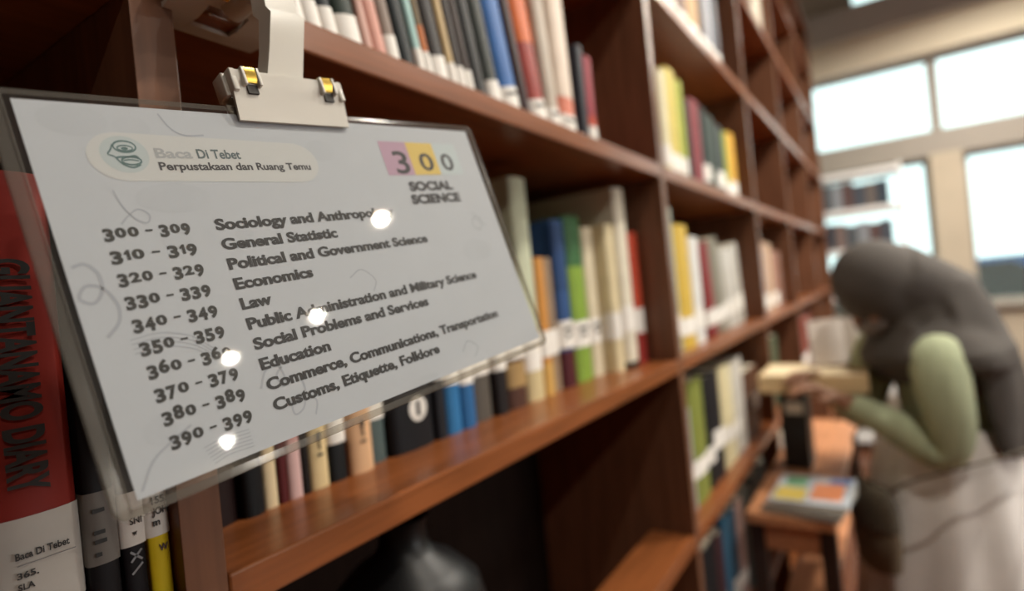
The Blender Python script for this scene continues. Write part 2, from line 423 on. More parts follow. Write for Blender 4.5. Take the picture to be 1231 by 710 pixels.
# --- upper shelf of the first bay
Z4 = TOPS[4]; ROW_U = 'books on the upper shelf behind the clip'
LB = (.004, .033)
UP = [ # y0, y1, h, colour, label, labelled?, bands
 (.3027, .3121, .24, '#9c8468', 'thin tan book directly behind the white clip arm', 0, ()),
 (.3125, .3300, .25, '#6e5c58', 'grey brown book on the upper shelf just right of the clip arm', 1, ()),
 (.3300, .3473, .24, '#121414', 'black book second right of the clip arm', 1, ()),
 (.3473, .3648, .26, '#23272b', 'charcoal book between a black and a dark green one', 1, ()),
 (.3648, .3950, .25, '#1d2a22', 'thick dark green book on the upper shelf above the sign', 1, ()),
 (.3955, .4071, .23, '#c9a296', 'thin pinkish book next to the thick dark green one', 0, ()),
 (.4071, .4248, .26, '#d7cdc6', 'white book with a reddish lower spine on the upper shelf', 0, ((.01, .06, '#d09a8c'),)),
 (.4250, .4435, .25, '#85766c', 'taupe book on the upper shelf above the printed 300 squares', 1, ()),
 (.4440, .4660, .27, '#0f181b', 'black teal book left of the pale aqua spine', 0, ()),
 (.4683, .4814, .24, '#9fc3c0', 'thin pale aqua book on the upper shelf', 1, ()),
 (.4814, .4930, .25, '#6b5a3e', 'thin olive brown book with an orange foot on the upper shelf', 1, ((.03, .06, '#b5662e'),)),
 (.4935, .5221, .26, '#211a18', 'dark brown book left of the thin beige spine', 1, ()),
 (.5225, .5372, .25, '#b59d72', 'thin beige book standing among dark spines on the upper shelf', 1, ()),
 (.5375, .5529, .25, '#2b211e', 'dark brown book just right of the thin beige spine', 1, ()),
 (.5529, .5676, .24, '#33241f', 'reddish brown dark book, second right of the beige spine', 1, ()),
 (.5680, .5960, .27, '#0a0b0c', 'thick black unlabelled book on the upper shelf', 0, ()),
 (.5969, .6280, .25, '#2a302c', 'dark grey green book left of the bright blue spine', 1, ()),
 (.6285, .6746, .27, '#2f62a3', 'bright blue book on the upper shelf', 1, ()),
 (.6750, .6985, .27, '#2c1012', 'dark maroon book right of the bright blue spine', 0, ()),
 (.6988, .7478, .27, '#8f2d24', 'red book with orange upper spine on the upper shelf', 1, ((.11, .24, '#c8622a'),)),
 (.7480, .7862, .26, '#b5aa9c', 'grey white book right of the red and orange spine', 1, ()),
 (.7865, .8400, .27, '#cf7a62', 'salmon orange and white book ending the tall run on the upper shelf', 1, ((.06, .27, '#d8c8b8'),)),
 (.8560, .8815, .160, '#23252f', 'small dark navy book near the end of the upper shelf', 0, ()),
 (.8830, .9140, .150, '#963440', 'small crimson book, last on the upper shelf beside the upright', 1, ((.02, .05, '#b8452e'),)),
]
for k_, (y0, y1, h, c, l, lb, bands) in enumerate(UP):
    ln = 13 if k_ < 19 else {19: 12, 20: 7, 21: 3}.get(k_, 0)
    book(-.392, y0, y1, Z4, h, c, l, d=.17, lab=LB if lb else None, bands=bands, group=ROW_U, lean=ln, marks=1 if (y1 - y0) > .035 else 0)

# --- middle shelf of the first bay
ROW_M = 'books on the middle shelf under the sign'
ML = (.045, .085)
def circle_extra(root, t, h):
    m = MB(); disc(m, 0, 0, .014, .014, 0); m.v = [(.0006, p[0] + .004, p[1] + .045) for p in m.v]; o = m.build('spine_emblem', M_LABEL, root)
    m = MB(); put_text(m, '1', .001, .007, .037, .016, .0009, .02, xf=lambda a, b_, c: (c, a, b_)); m.build('lettering', M_INK, o)
def mark_extra(root, t, h):
    m = MB()
    for q in ((-.002, .044, .002, .052), (-.001, .036, .001, .043), (-.003, .030, .003, .0325)): m.box(.0006, .0009, q[0], q[2], q[1], q[3])
    m.build('spine_emblem', M_INK, root)
MID = [ # y0,y1,h,colour,label,labelrange,bands,xoff,extra
 (.2200, .2670, .21, '#1c1010', 'dark reddish black book nearest the first upright on the middle shelf', None, (), 0, None),
 (.2675, .2870, .20, '#0f1012', 'black book second from the first upright on the middle shelf', None, (), .004, None),
 (.2880, .3015, .22, '#cdbb98', 'thin cream book under the lower edge of the sign', None, (), 0, None),
 (.3020, .3115, .21, '#4d1a1c', 'thin dark red book next to the thin cream one', None, (), 0, None),
 (.3120, .3265, .21, '#b98f8c', 'thin pinkish white book with a red edge on the middle shelf', None, ((.0, .05, '#c4a3a0'),), 0, None),
 (.3270, .3350, .20, '#1a1513', 'very thin black book left of the cream one with black print', None, (), 0, None),
 (.3355, .3570, .22, '#d0bb8e', 'cream book with a black printed figure on its lower spine', None, (), 0, mark_extra),
 (.3575, .3790, .19, '#15181a', 'black book with white label left of the peach book', (.036, .062), (), 0, None),
 (.3800, .4110, .21, '#d1a983', 'thick peach book with a small dark symbol on the middle shelf', None, (), .004, mark_extra),
 (.4120, .4400, .19, '#4d5b5b', 'grey teal book with white label right of the peach book', (.045, .07), (), -.008, None),
 (.4420, .5120, .20, '#15161a', 'very thick black book with a white round emblem low on its spine', None, (), 0, circle_extra),
 (.5130, .5320, .20, '#1c1d22', 'black book between the round emblem one and the blue pair', (.07, .09), (), 0, None),
 (.5330, .5620, .21, '#2f6da0', 'blue book, left one of the blue pair under the sign', (.06, .085), (), 0, None),
 (.5630, .5910, .20, '#2a5f92', 'blue book, right one of the blue pair under the sign', (.055, .085), (), 0, None),
 (.5930, .6380, .21, '#55504a', 'grey brown book just right of the blue pair', (.06, .09), (), -.006, None),
 (.6390, .6690, .20, '#1c1819', 'black book just left of the brown and beige one', (.06, .09), (), 0, None),
 (.6700, .7200, .21, '#4b3128', 'brown book with a beige band under the sign corner', (.07, .10), ((.03, .065, '#a08458'),), 0, None),
 (.7215, .7700, .335, '#b9bfa6', 'tall pale green book right beside the sign corner', (.045, .10), ((.0, .045, '#c5b68c'),), 0, None),
 (.7710, .7990, .215, '#c48a45', 'orange tan book right of the tall pale green one', (.06, .10), ((.0, .05, '#c9a15a'),), 0, None),
 (.8000, .8330, .215, '#8b7762', 'taupe and white book right of the orange tan one', (.06, .10), (), -.005, None),
 (.8340, .8800, .278, '#2d4c7c', 'dark blue book with maroon foot on the middle shelf', (.065, .11), ((.0, .06, '#4a1b22'), (.16, .27, '#24406c'), ), 0, None),
 (.8810, .9440, .287, '#7c9a3c', 'lime green book with white label on the middle shelf', (.06, .105), ((.2, .287, '#39633c'),), 0, None),
 (.9450, .9930, .27, '#cfc5aa', 'cream book with dark label print next to the lime green one', (.06, .105), (), 0, None),
]
for y0, y1, h, c, l, lb, bands, xo, ex in MID:
    book(-.455 + xo, y0, y1, Z3, h, c, l, d=.16, lab=lb, bands=bands, group=ROW_M, extra=ex, marks=2 if y0 > .83 and lb else 0)
book(-.432, .9940, 1.0340, Z3, .275, '#d6c9a4', 'ivory book with white label pressed against the large white volume', d=.16, lab=(.06, .11), group=ROW_M)
book(-.425, 1.0350, 1.0880, Z3, .345, '#d8d2bf', 'largest white volume with its wide cover showing above the others', d=.255, lab=(.07, .12), group=ROW_M, bands=((.0, .012, '#2a2620'),))
book(-.425, 1.0900, 1.1360, Z3, .262, '#b6452d', 'orange red book ending the middle shelf beside the upright', d=.17, lab=(.062, .11), group=ROW_M, bands=((.0, .06, '#8f2a24'),))

# --- second bay (between second and third upright)
def row(z, items, group, x=-.425, d=.16, lab=(.02, .07)):
    for it in items:
        y0, y1, h, c, l = it[:5]
        ln = it[7] if len(it) > 7 else 0; q = int(y0 * 1000) % 5; lab_ = (lab[0] + .004 * q, lab[1] + .006 * q - .01 * (q % 2))
        book(x, y0, y1, z, h, c, l, d=d, lean=ln, lab=lab_ if (len(it) < 6 or it[5]) and q != 3 else None, group=group, bands=it[6] if len(it) > 6 else ())
row(TOPS[5], [
 (1.31, 1.43, .26, '#7c4a38', 'brown book at the left of the topmost visible row, second bay'),
 (1.44, 1.515, .25, '#a98a62', 'light tan book on the topmost visible shelf of the second bay'),
 (1.52, 1.615, .26, '#6c4c3a', 'reddish tan book on the topmost visible shelf of the second bay'),
 (1.62, 1.73, .25, '#b58c56', 'ochre book on the topmost visible shelf of the second bay'),
 (1.735, 1.80, .26, '#3c2c26', 'dark brown book between ochre and grey blue ones, second bay top'),
 (1.805, 1.89, .24, '#8d9099', 'grey blue book on the topmost visible shelf of the second bay'),
 (1.895, 1.98, .25, '#2b2f3c', 'dark navy book ending the topmost visible row, second bay'),
], 'books on the topmost visible shelf, second bay', x=-.40)
row(TOPS[4], [
 (1.299, 1.350, .245, '#d6cfae', 'cream book at the left end of the yellow books, second bay'),
 (1.352, 1.430, .265, '#c9b860', 'yellow book with white label beneath the second bay upper shelf'),
 (1.432, 1.480, .255, '#a2ad4a', 'yellow green book right of the yellow one, second bay'),
 (1.482, 1.530, .22, '#2c2624', 'dark brown book left of the wine red one, second bay', 0),
 (1.534, 1.630, .235, '#7d3138', 'wine red book between dark spines on the second bay shelf', 0),
 (1.634, 1.705, .23, '#26302c', 'blackish green book just right of the wine red one, second bay'),
 (1.708, 1.780, .225, '#3c4640', 'slate green book, second right of the wine red one, second bay'),
 (1.784, 1.882, .215, '#343a38', 'dark grey book left of the thin olive one, second bay'),
 (1.886, 1.938, .21, '#8d9a46', 'thin olive yellow book next to the end of the second bay row'),
 (1.942, 2.045, .22, '#cf9e35', 'golden yellow book at the right end of the second bay row'),
], 'books on the second bay shelf with the yellow spines', x=-.40, lab=(.012, .05))
row(Z3, [
 (1.242, 1.297, .32, '#9ca394', 'tall grey green book at the left of the second bay centre row'),
 (1.300, 1.410, .285, '#c2a340', 'mustard yellow book on the second bay centre shelf'),
 (1.412, 1.494, .26, '#d2d2cf', 'white book right of the mustard yellow one'),
 (1.530, 1.618, .245, '#7a2626', 'dark red book leaning on the second bay centre shelf', 1, (), 8),
 (1.620, 1.720, .26, '#7d786a', 'khaki grey book leaning right of the dark red one, second bay', 1, (), 8),
 (1.722, 1.800, .235, '#b3b0a8', 'pale grey leaning book, third from the right of the centre row', 1, (), 8),
 (1.802, 1.872, .235, '#c9c7c2', 'off white leaning book, second from the right of the centre row', 1, (), 8),
 (1.874, 1.965, .25, '#aeaaa2', 'silver grey leaning book ending the second bay centre row', 1, (), 8),
], 'books on the second bay centre shelf', x=-.40, lab=(.03, .07))
row(TOPS[2], [
 (1.231, 1.293, .225, '#9aa0a6', 'pale grey book at the left of the second bay lower row'),
 (1.295, 1.408, .28, '#78803c', 'olive green book on the second bay lower shelf', 1),
 (1.410, 1.472, .27, '#141518', 'black book right of the olive green one, second bay lower'),
 (1.474, 1.560, .275, '#1d1c20', 'black book second right of the olive green one'),
 (1.562, 1.628, .27, '#cdc39c', 'cream book on the second bay lower shelf'),
 (1.630, 1.698, .265, '#d6cda8', 'pale yellow book right of the cream one, second bay lower'),
 (1.700, 1.766, .26, '#c9c6bd', 'off white book, fourth from the right of the second bay lower row'),
 (1.768, 1.834, .265, '#d4d2cc', 'white book, third from the right of the second bay lower row'),
 (1.838, 1.960, .21, '#5d3f2f', 'brown book near the right end of the second bay lower row'),
 (1.964, 2.045, .21, '#6b4a37', 'light brown book ending the second bay lower row'),
], 'books on the second bay lower shelf', x=-.40, lab=(.06, .10))
row(TOPS[1], [
 (1.227, 1.279, .27, '#8f9296', 'grey book at the left of the second bay bottom visible row'),
 (1.281, 1.392, .28, '#16171a', 'black book right of the grey one in the bottom visible row'),
 (1.394, 1.457, .27, '#3a2226', 'dark maroon book in the second bay bottom visible row'),
 (1.461, 1.530, .29, '#2f5a74', 'steel blue book in the second bay bottom visible row'),
 (1.532, 1.602, .28, '#2b5068', 'darker blue book right of the steel blue one, bottom row'),
 (1.606, 1.684, .28, '#a8897f', 'pinkish brown book in the second bay bottom visible row'),
 (1.688, 1.798, .27, '#41504e', 'slate book between pinkish brown and dark teal, bottom row'),
 (1.802, 1.926, .28, '#152426', 'dark teal book in the second bay bottom visible row'),
 (1.930, 2.040, .28, '#1e2a2b', 'blackish green book ending the second bay bottom row'),
], 'books on the second bay bottom shelf', x=-.40, lab=(.05, .09))

# --- third bay and beyond
row(Z3, [
 (2.245, 2.360, .25, '#9aa0b0', 'blue silver book at the left of the third bay centre row'),
 (2.365, 2.455, .27, '#a88a74', 'beige brown book on the third bay centre shelf'),
 (2.458, 2.550, .265, '#b59a80', 'sand coloured book on the third bay centre shelf'),
 (2.555, 2.655, .24, '#8a5f4e', 'dusty pink brown book on the third bay centre shelf'),
 (2.658, 2.765, .235, '#7c5646', 'brown book ending the third bay centre row'),
], 'books on the third bay centre shelf', x=-.40)
row(TOPS[2], [
 (2.235, 2.340, .27, '#26382d', 'dark green book on the third bay shelf behind the tray'),
 (2.343, 2.497, .26, '#3b4a33', 'moss green book on the third bay shelf behind the tray'),
], 'green books on the third bay lower shelf', x=-.40)
row(TOPS[6], [(2.70, 2.80, .28, '#b8b0a0', 'off white book high on the third bay shelf near the top edge'),
 (2.803, 2.90, .27, '#c2b8a4', 'cream book high on the third bay shelf next to the off white one')], 'books high on the third bay', x=-.40)
row(TOPS[1], [(2.25, 2.37, .27, '#b8b2a8', 'pale grey book low on the third bay shelf behind the bench'),
 (2.375, 2.48, .26, '#c7bfb2', 'off white book low on the third bay shelf behind the bench')], 'pale books low on the third bay', x=-.40)
row(TOPS[2], [(3.19, 3.37, .26, '#7a2c26', 'red book in the farther fourth bay beside the readers tray'),
 (3.375, 3.50, .25, '#8a4a3c', 'rust brown book in the farther fourth bay'),
 (3.505, 3.65, .26, '#6a2622', 'dark red book in the farther fourth bay, third of its row')], 'reddish books in the fourth bay', x=-.40)

# --- black vase under the middle shelf
t = thing('vase', 'black glossy narrow-necked vase in the dark compartment under the middle shelf', 'vase', (-.412, .398, .888))
m = MB(); m.lathe([(.040, 0), (.042, .004), (.046, .04), (.060, .11), (.074, .18), (.077, .215), (.070, .245), (.050, .265), (.030, .277), (.0235, .288), (.022, .302), (.027, .312), (.024, .313), (.018, .302)], 40)
m.build('body', mat('black_glazed_ceramic', '#08080a', .42, var=.1, spec=.3), t, True)

# ------------------------------------------------------------------ hanging sign (sheet in a clear pouch)
SX = Vector((.0858, .9900, .1122)).normalized(); SN = Vector((.9683, -.1094, .2247)); SN = (SN - SN.dot(SX) * SX).normalized(); SY = SN.cross(SX)
SC = Vector((-.2779, .2521, 1.4349))
def signmat(o=SC): return Matrix(((SX.x, SY.x, SN.x, o.x), (SX.y, SY.y, SN.y, o.y), (SX.z, SY.z, SN.z, o.z), (0, 0, 0, 1)))
sign = thing('shelf_sign', 'laminated white sign listing 300 Social Science subject numbers, hanging from the clip', 'sign')
sign.matrix_world = signmat()
def mm(mb): mb.v = [(p[0] / 1000, p[1] / 1000, p[2] / 1000) for p in mb.v]; return mb
M_PAPER = mat('sign_paper', '#acb1b9', .7, var=.012, scale=30)
b = MB(); b.box(-148.5, 148.5, -90.8, 90.8, -.15, .15); mm(b).build('paper', M_PAPER, sign)
# doodles printed pale grey blue
M_DOOD = mat('pale_doodle_print', '#999ea7', .7, var=.02); M_DOOD2 = mat('pale_blob_print', '#a9aeb6', .7, var=.02)
b = MB()
def stroke(pts, wd=.9): ribbon(b, spline(pts), wd, .22)
stroke([(-121, 47), (-119.5, 40), (-116, 33), (-111, 30), (-109, 34), (-113, 37), (-118, 34), (-122, 30)])
stroke([(-146, 12), (-141, 13), (-137, 8), (-137.5, 0), (-142, -5), (-146.5, -2), (-143, 3), (-137, 1), (-133.5, -7), (-135, -15), (-141, -21)], 1.6)
for k in range(4): stroke([(-133, -24 - 2.2 * k), (-120, -23.5 - 2.2 * k), (-108, -28 - 2.2 * k), (-100, -36 - 2.2 * k)], .55)
stroke([(-146, -88), (-139, -78), (-130, -72.5), (-120, -68)], 1.2)
for k in range(6): stroke([(-118 + k * .5, -80 - 1.7 * k), (-108, -78.5 - 1.7 * k), (-96, -79 - 1.7 * k)], .5)
stroke([(-84, -62), (-79, -54), (-72, -52), (-70, -60), (-72, -64), (-74, -58), (-70, -54)], 1.2)
stroke([(-63, -60), (-61, -68), (-65, -78), (-71, -80), (-70, -73), (-62, -71), (-57, -77), (-60, -84)], 1.1)
stroke([(-90, 88), (-86, 80), (-80, 76.5), (-70, 77)], 1.0)
stroke([(120, 20), (128, 14), (124, 6), (117, 10), (122, 16), (132, 8)], 1.0)
stroke([(60, -80), (68, -74), (76, -80), (70, -86)], 1.0)
stroke([(-10, -14), (0, -10), (8, -18), (4, -25)], .9)
mm(b).build('doodle_print', M_DOOD, sign)
b = MB()
for cx, cy, rx, ry in ((-128, 82, 14, 8), (-104, 80, 8, 6), (-95, 42, 18, 8), (-132.5, -66.5, 7.0, 6.3), (-100, 20, 7, 5), (0, 70, 10, 7), (-66, 20, 5, 3.5), (112, -10, 16, 9), (20, -88, 12, 2.5)):
    disc(b, cx, cy, rx, ry, .19)
mm(b).build('blob_print', M_DOOD2, sign)
# header pill
b = MB(); q = []
x0, x1, yc, ry, rx = -127, -5, 64.0, 12.6, 15
for i in range(33):
    a = math.pi / 2 + math.pi * i / 32; q.append((x0 + rx + rx * math.cos(a), yc + ry * math.sin(a), .25))
for i in range(33):
    a = -math.pi / 2 + math.pi * i / 32; q.append((x1 - rx + rx * math.cos(a), yc - 2.5 + ry * math.sin(a), .25))
b.add(q, [list(range(len(q)))]); mm(b).build('header_panel', mat('header_panel_print', '#b6b8b9', .7, var=.01), sign)
b = MB(); disc(b, -111, 65.2, 10.5, 9.6, .28); mm(b).build('logo_disc', mat('logo_disc_print', '#a6b0b4', .7, var=.02), sign)
b = MB()
def lstroke(pts, wd=1.0): ribbon(b, spline(pts, 8), wd, .32)
def ell(cx, cy, rx, ry, wd, a0=0, a1=360):
    ribbon(b, [(cx + rx * math.cos(R(a)), cy + ry * math.sin(R(a))) for a in np.linspace(a0, a1, 40)], wd, .32)
ell(-108.5, 68.6, 7.6, 3.6, 1.1); ell(-108.5, 67.6, 5.2, 1.7, .9); disc(b, -108.8, 67.4, 2.4, 1.0, .33)
lstroke([(-116.2, 70), (-118.5, 66.5), (-121, 63.8), (-118, 62.6), (-116.5, 61.5)], 1.0)
lstroke([(-116.5, 61.5), (-113, 62.0), (-108, 62.2), (-103, 62.8), (-100.8, 61.2)], 1.2)
ell(-106.5, 59.6, 6.6, 2.5, 1.2); lstroke([(-112, 59.8), (-107, 60.3), (-101.5, 59.6)], .9)
lstroke([(-116.5, 61.5), (-113, 57.5), (-107, 55.4), (-101, 57.2)], 1.2)
b.v = [(-111.2 + (p[0] + 110) * .64, 65.0 + (p[1] - 63.5) * .82, p[2]) for p in b.v]
mm(b).build('logo_mark', mat('logo_teal_print', '#4a6466', .7), sign)
b = MB(); put_text(b, 'Baca', -97.5, -79.5, 63.6, 5.0, .33, .03); mm(b).build('lettering_grey', mat('faint_grey_ink', '#989ca0', .7), sign)
b = MB(); put_text(b, 'Di Tebet', -77, -53.5, 63.6, 5.0, .33, .025)
mm(b).build('lettering_slate', mat('slate_ink', '#4f5d62', .7), sign)
b = MB(); put_text(b, 'Perpustakaan dan Ruang Temu', -97.5, -11.0, 57.0, 4.1, .33, .03)
mm(b).build('lettering_subtitle', mat('subtitle_ink', '#35343a', .7), sign)
# coloured squares
for nm, xa, xb, c in (('colour_square', 49.5, 75.0, '#a98aa0'), ('colour_square', 75.0, 102.0, '#c9ae58'), ('colour_square', 102.0, 127.5, '#aebabf')):
    b = MB(); b.add([(xa, 52.5, .28), (xb, 52.5, .28), (xb, 78.3, .28), (xa, 78.3, .28)], [[0, 1, 2, 3]])
    mm(b).build(nm, mat('square_print', c, .7, var=.02), sign)
b = MB()
put_text(b, '3', 58.5, 72.0, 54.0, 16.5, .34, .015); put_text(b, '0', 83.5, 97.5, 56.2, 13.2, .34, .015); put_text(b, '0', 106.5, 119.5, 56.2, 13.2, .34, .015)
put_text(b, 'SOCIAL', 64.5, 109.5, 40.5, 6.4, .34, .055); put_text(b, 'SCIENCE', 62.5, 113.5, 30.6, 6.4, .34, .055)
mm(b).build('lettering_heading', mat('heading_ink', '#26242a', .7), sign)
# list
rows = [('300 - 309', 'Sociology and Anthropology', 41.5), ('310 - 319', 'General Statistic', -8.4), ('320 - 329', 'Political and Government Science', 63.8),
        ('330 - 339', 'Economics', -33.8), ('340 - 349', 'Law', -63.2), ('350 - 359', 'Public Administration and Military Science', 100.3),
        ('360 - 369', 'Social Problems and Services', 44.5), ('370 - 379', 'Education', -38.5), ('380 - 389', 'Commerce, Communications, Transportation', 108.6),
        ('390 - 399', 'Customs, Etiquette, Folklore', 39.7)]
bn, bt_ = MB(), MB()
def digit(mb, ch, x, base, cap, xh):
    """old-style figure; returns its advance"""
    if ch == '1':
        w_ = xh * .52; st = xh * .30
        P = [(0, .70), (.62, 1.0), (1, 1.0), (1, 0), (.42, 0), (.42, .66), (.12, .50)]
        mb.add([(x + px * w_, base + py * xh, .34) for px, py in P], [[0, 1, 5, 6], [1, 2, 3, 4, 5]]); return w_
    v, f = text_geo(ch, .05)
    mn, mx = v.min(0), v.max(0)
    if ch == '-': w_, h_, y_ = cap * .55, cap * .15, base + xh * .42
    elif ch in '02': w_, h_, y_ = cap * .80, xh, base
    elif ch == '1': w_, h_, y_ = cap * .52, xh, base
    elif ch in '68': w_, h_, y_ = cap * .76, cap, base
    else: w_, h_, y_ = cap * .74, cap, base - (cap - xh)
    mb.add([(x + (p[0] - mn[0]) / (mx[0] - mn[0]) * w_, y_ + (p[1] - mn[1]) / (mx[1] - mn[1]) * h_, .34) for p in v], f)
    return w_
for i, (num, tx, xe) in enumerate(rows):
    base = 23.6 - 10.93 * i
    cap, xh = 6.5, 4.9
    tmp = MB(); x = 0
    for ch in num:
        if ch == ' ': x += 2.6; continue
        x += digit(tmp, ch, x, base, cap, xh) + .75
    s = 38.0 / (x - .75)
    bn.add([(-130.5 + p[0] * s, p[1], p[2]) for p in tmp.v], tmp.f)
    put_text(bt_, tx, -79.72 - .12 * i, xe - .17, base, 5.6, .34, .033); put_text(bt_, tx, -79.4 - .12 * i, xe + .17, base, 5.6, .345, .033); put_text(bt_, tx, -79.55 - .12 * i, xe, base - .1, 5.75, .35, .033)
mm(bn).build('lettering_numbers', M_INK, sign)
mm(bt_).build('lettering_subjects', mat('subject_ink', '#232428', .7), sign)
# pouch: thin clear sheet with rounded corners wrapped round the paper, sealed rim on the left
M_POUCH = film('clear_laminate', '#fafaf8', .025, '#b8b4ae', .03, 1.45)
def roundrect(xa, xb, ya, yb, r, n=8):
    P = []
    for cx, cy, a0 in ((xb - r, yb - r, 0), (xa + r, yb - r, 90), (xa + r, ya + r, 180), (xb - r, ya + r, 270)):
        for i in range(n + 1): a = R(a0 + 90 * i / n); P.append((cx + r * math.cos(a), cy + r * math.sin(a)))
    return P
P = roundrect(-158.5, 155.8, -97.5, 95.2, 6)
b = MB(); b.loft([[(x, y, -.75) for x, y in P], [(x, y, .75) for x, y in P]]); mm(b).build('clear_pouch', M_POUCH, sign)
Pi = roundrect(-152.8, 151.0, -93.4, 92.4, 3)
b = MB(); n_ = len(P)
b.add([(x, y, .80) for x, y in P] + [(x, y, 1.1) for x, y in roundrect(-157.6, 155.3, -97, 94.7, 5.6)] + [(x, y, .80) for x, y in Pi],
      [[k * n_ + i, k * n_ + (i + 1) % n_, (k + 1) * n_ + (i + 1) % n_, (k + 1) * n_ + i] for k in range(2) for i in range(n_)])
b.add([(-152.6, -95, .8), (-152.0, -95, 1.0), (-151.4, -95, .8), (-152.6, 93, .8), (-152.0, 93, 1.0), (-151.4, 93, .8)], [[0, 1, 4, 3], [1, 2, 5, 4]])
mm(b).build('sealed_rim', film('sealed_rim_plastic', '#c4c0b8', .13, '#b4aea4', .12, 1.45), sign)

# ------------------------------------------------------------------ clip: one clamp bites the shelf edge, one bites the sign, joined by an arm
clip = thing('sign_clip', 'white plastic swivel clip holding the sign from the upper shelf edge', 'clip')
def clamp(M, name):
    """local mm: x width, jaws towards -y, bites the plane z=0; hinge at y=+20"""
    def K(mb): mb.v = [tuple(M @ Vector((p[0] / 1000, p[1] / 1000, p[2] / 1000))) for p in mb.v]; return mb
    b = MB()   # front jaw: plate slanting outwards to the top, with side cheeks
    pr = [(-13, 1.3), (-13, 3.0), (6, 6.6), (12, 8.6), (15.5, 8.6), (15.5, 6.0), (6, 4.4)]
    b.loft([[(x * (1 - .0 * 0), y, z) for y, z in pr] for x in (-37.5, 37.5)])
    for sx in (-1, 1):
        b.box(sx * 36 - 1.8, sx * 36 + 1.8, 3, 16.5, -1, 8.4, bev=.8)
        b.box(sx * 26 - 5.5, sx * 26 - 3.6, 6, 17, 3, 10.4, bev=.5); b.box(sx * 26 + 3.6, sx * 26 + 5.5, 6, 17, 3, 10.4, bev=.5)
    jf = K(b).build('front_jaw', M_PLASTIC, clip, True)
    b = MB(); pr = [(-12, -1.2), (-12, -3.0), (6, -6.4), (12, -8.4), (16, -8.4), (16, -6.0), (6, -4.2)]
    b.loft([[(x, y, z) for y, z in pr] for x in (-39, 39)])
    for sx in (-1, 1): b.box(sx * 38.6 - 1.6, sx * 38.6 + 1.6, 2, 16, -8.2, 3, bev=.8)
    K(b).build('back_jaw', M_PLASTIC, clip, True)
    for sx in (-1, 1):
        b = MB(); pts = [(0, 8, 8.6), (0, 13, 10.2), (0, 17, 9.6), (0, 19.5, 5), (0, 19.5, -5), (0, 17, -9.6), (0, 12, -9.6)]
        b.loft([[(sx * 26 + x, y, z) for x, y, z in ((-3.3, p[1], p[2]), (3.3, p[1], p[2]), (3.3, p[1] - .9 * (p[1] > 15), p[2] - .9 * math.copysign(1, p[2])), (-3.3, p[1] - .9 * (p[1] > 15), p[2] - .9 * math.copysign(1, p[2])))] for p in pts])
        K(b).build('spring', M_BRASS, clip, True)
        b = MB(); b.box(sx * 26 - 3.2, sx * 26 + 3.2, 2.0, 7.4, 5.0, 7.4); K(b).build('slot', mat('slot_shade', '#2a2622', .7), clip)  # dark block painted in for the shade inside the spring slot
    b = MB(); b.tube([(-38, 14, 0), (38, 14, 0)], 2.3, 12); K(b).build('hinge_pin', M_PLASTIC, clip, True)
    return K
# lower clamp on the sign's top edge
lowM = signmat() @ Matrix.Translation((-.0105, .099, 0))
clamp(lowM, 'low')
# upper clamp on the shelf edge: jaws point into the shelf (-x), width along y
UPC = Vector((XF + .010, .2345, Z4 - ST / 2))
upM = Matrix(((0, 1, 0, UPC.x), (1, 0, 0, UPC.y), (0, 0, 1, UPC.z), (0, 0, 0, 1))) @ Matrix.Diagonal((1, 1, 2.1, 1))
def upper_clamp():
    M = Matrix(((0, 1, 0, UPC.x), (1, 0, 0, UPC.y), (0, 0, 1, UPC.z), (0, 0, 0, 1)))
    def K(mb): mb.v = [tuple(M @ Vector((p[0] / 1000, p[1] / 1000, p[2] / 1000))) for p in mb.v]; return mb
    for sz, nm in ((1, 'top_jaw'), (-1, 'bottom_jaw')):
        b = MB(); pr = [(-34, 13.4), (-34, 16), (-8, 16.5), (6, 13), (22, 12), (22, 8.5), (4, 9.5), (-8, 13.4)]
        if sz > 0: b.loft([[(x, y, sz * z) for y, z in pr] for x in (-38, 38)])
        else:
            b.loft([[(x, y, sz * z) for y, z in pr] for x in (-38, -16)]); b.loft([[(x, y, sz * z) for y, z in pr] for x in (12, 38)])
            pr2 = [(-34, 13.4), (-34, 16), (-20, 16.4), (-20, 13.4)]; b.loft([[(x, y, sz * z) for y, z in pr2] for x in (-16, 12)])
            pr3 = [(6, 10.2), (6, 13), (22, 12), (22, 8.5)]; b.loft([[(x, y, sz * z) for y, z in pr3] for x in (-16, 12)])
        for sx in (-1, 1): b.box(sx * 34 - 5, sx * 34 + 5, 1, 23, min(0, sz * 14), max(0, sz * 14), bev=1.6)
        K(b).build(nm, M_PLASTIC, clip, True)
    for sx in (-1, 1):
        b = MB(); pts = [(0, 8, 13.6), (0, 18, 13.4), (0, 23.5, 11), (0, 25.5, 5), (0, 25.5, -5), (0, 23.5, -11), (0, 18, -13.4)]
        b.loft([[(sx * 14 + x, y, z) for x, y, z in ((-3.6, p[1], p[2]), (3.6, p[1], p[2]), (3.6, p[1] - 1, p[2] - math.copysign(.8, p[2])), (-3.6, p[1] - 1, p[2] - math.copysign(.8, p[2])))] for p in pts])
        K(b).build('spring', M_BRASS, clip, True)
    b = MB(); b.tube([(-37, 19, 0), (37, 19, 0)], 2.6, 12); K(b).build('hinge_pin', M_PLASTIC, clip, True)
upper_clamp()
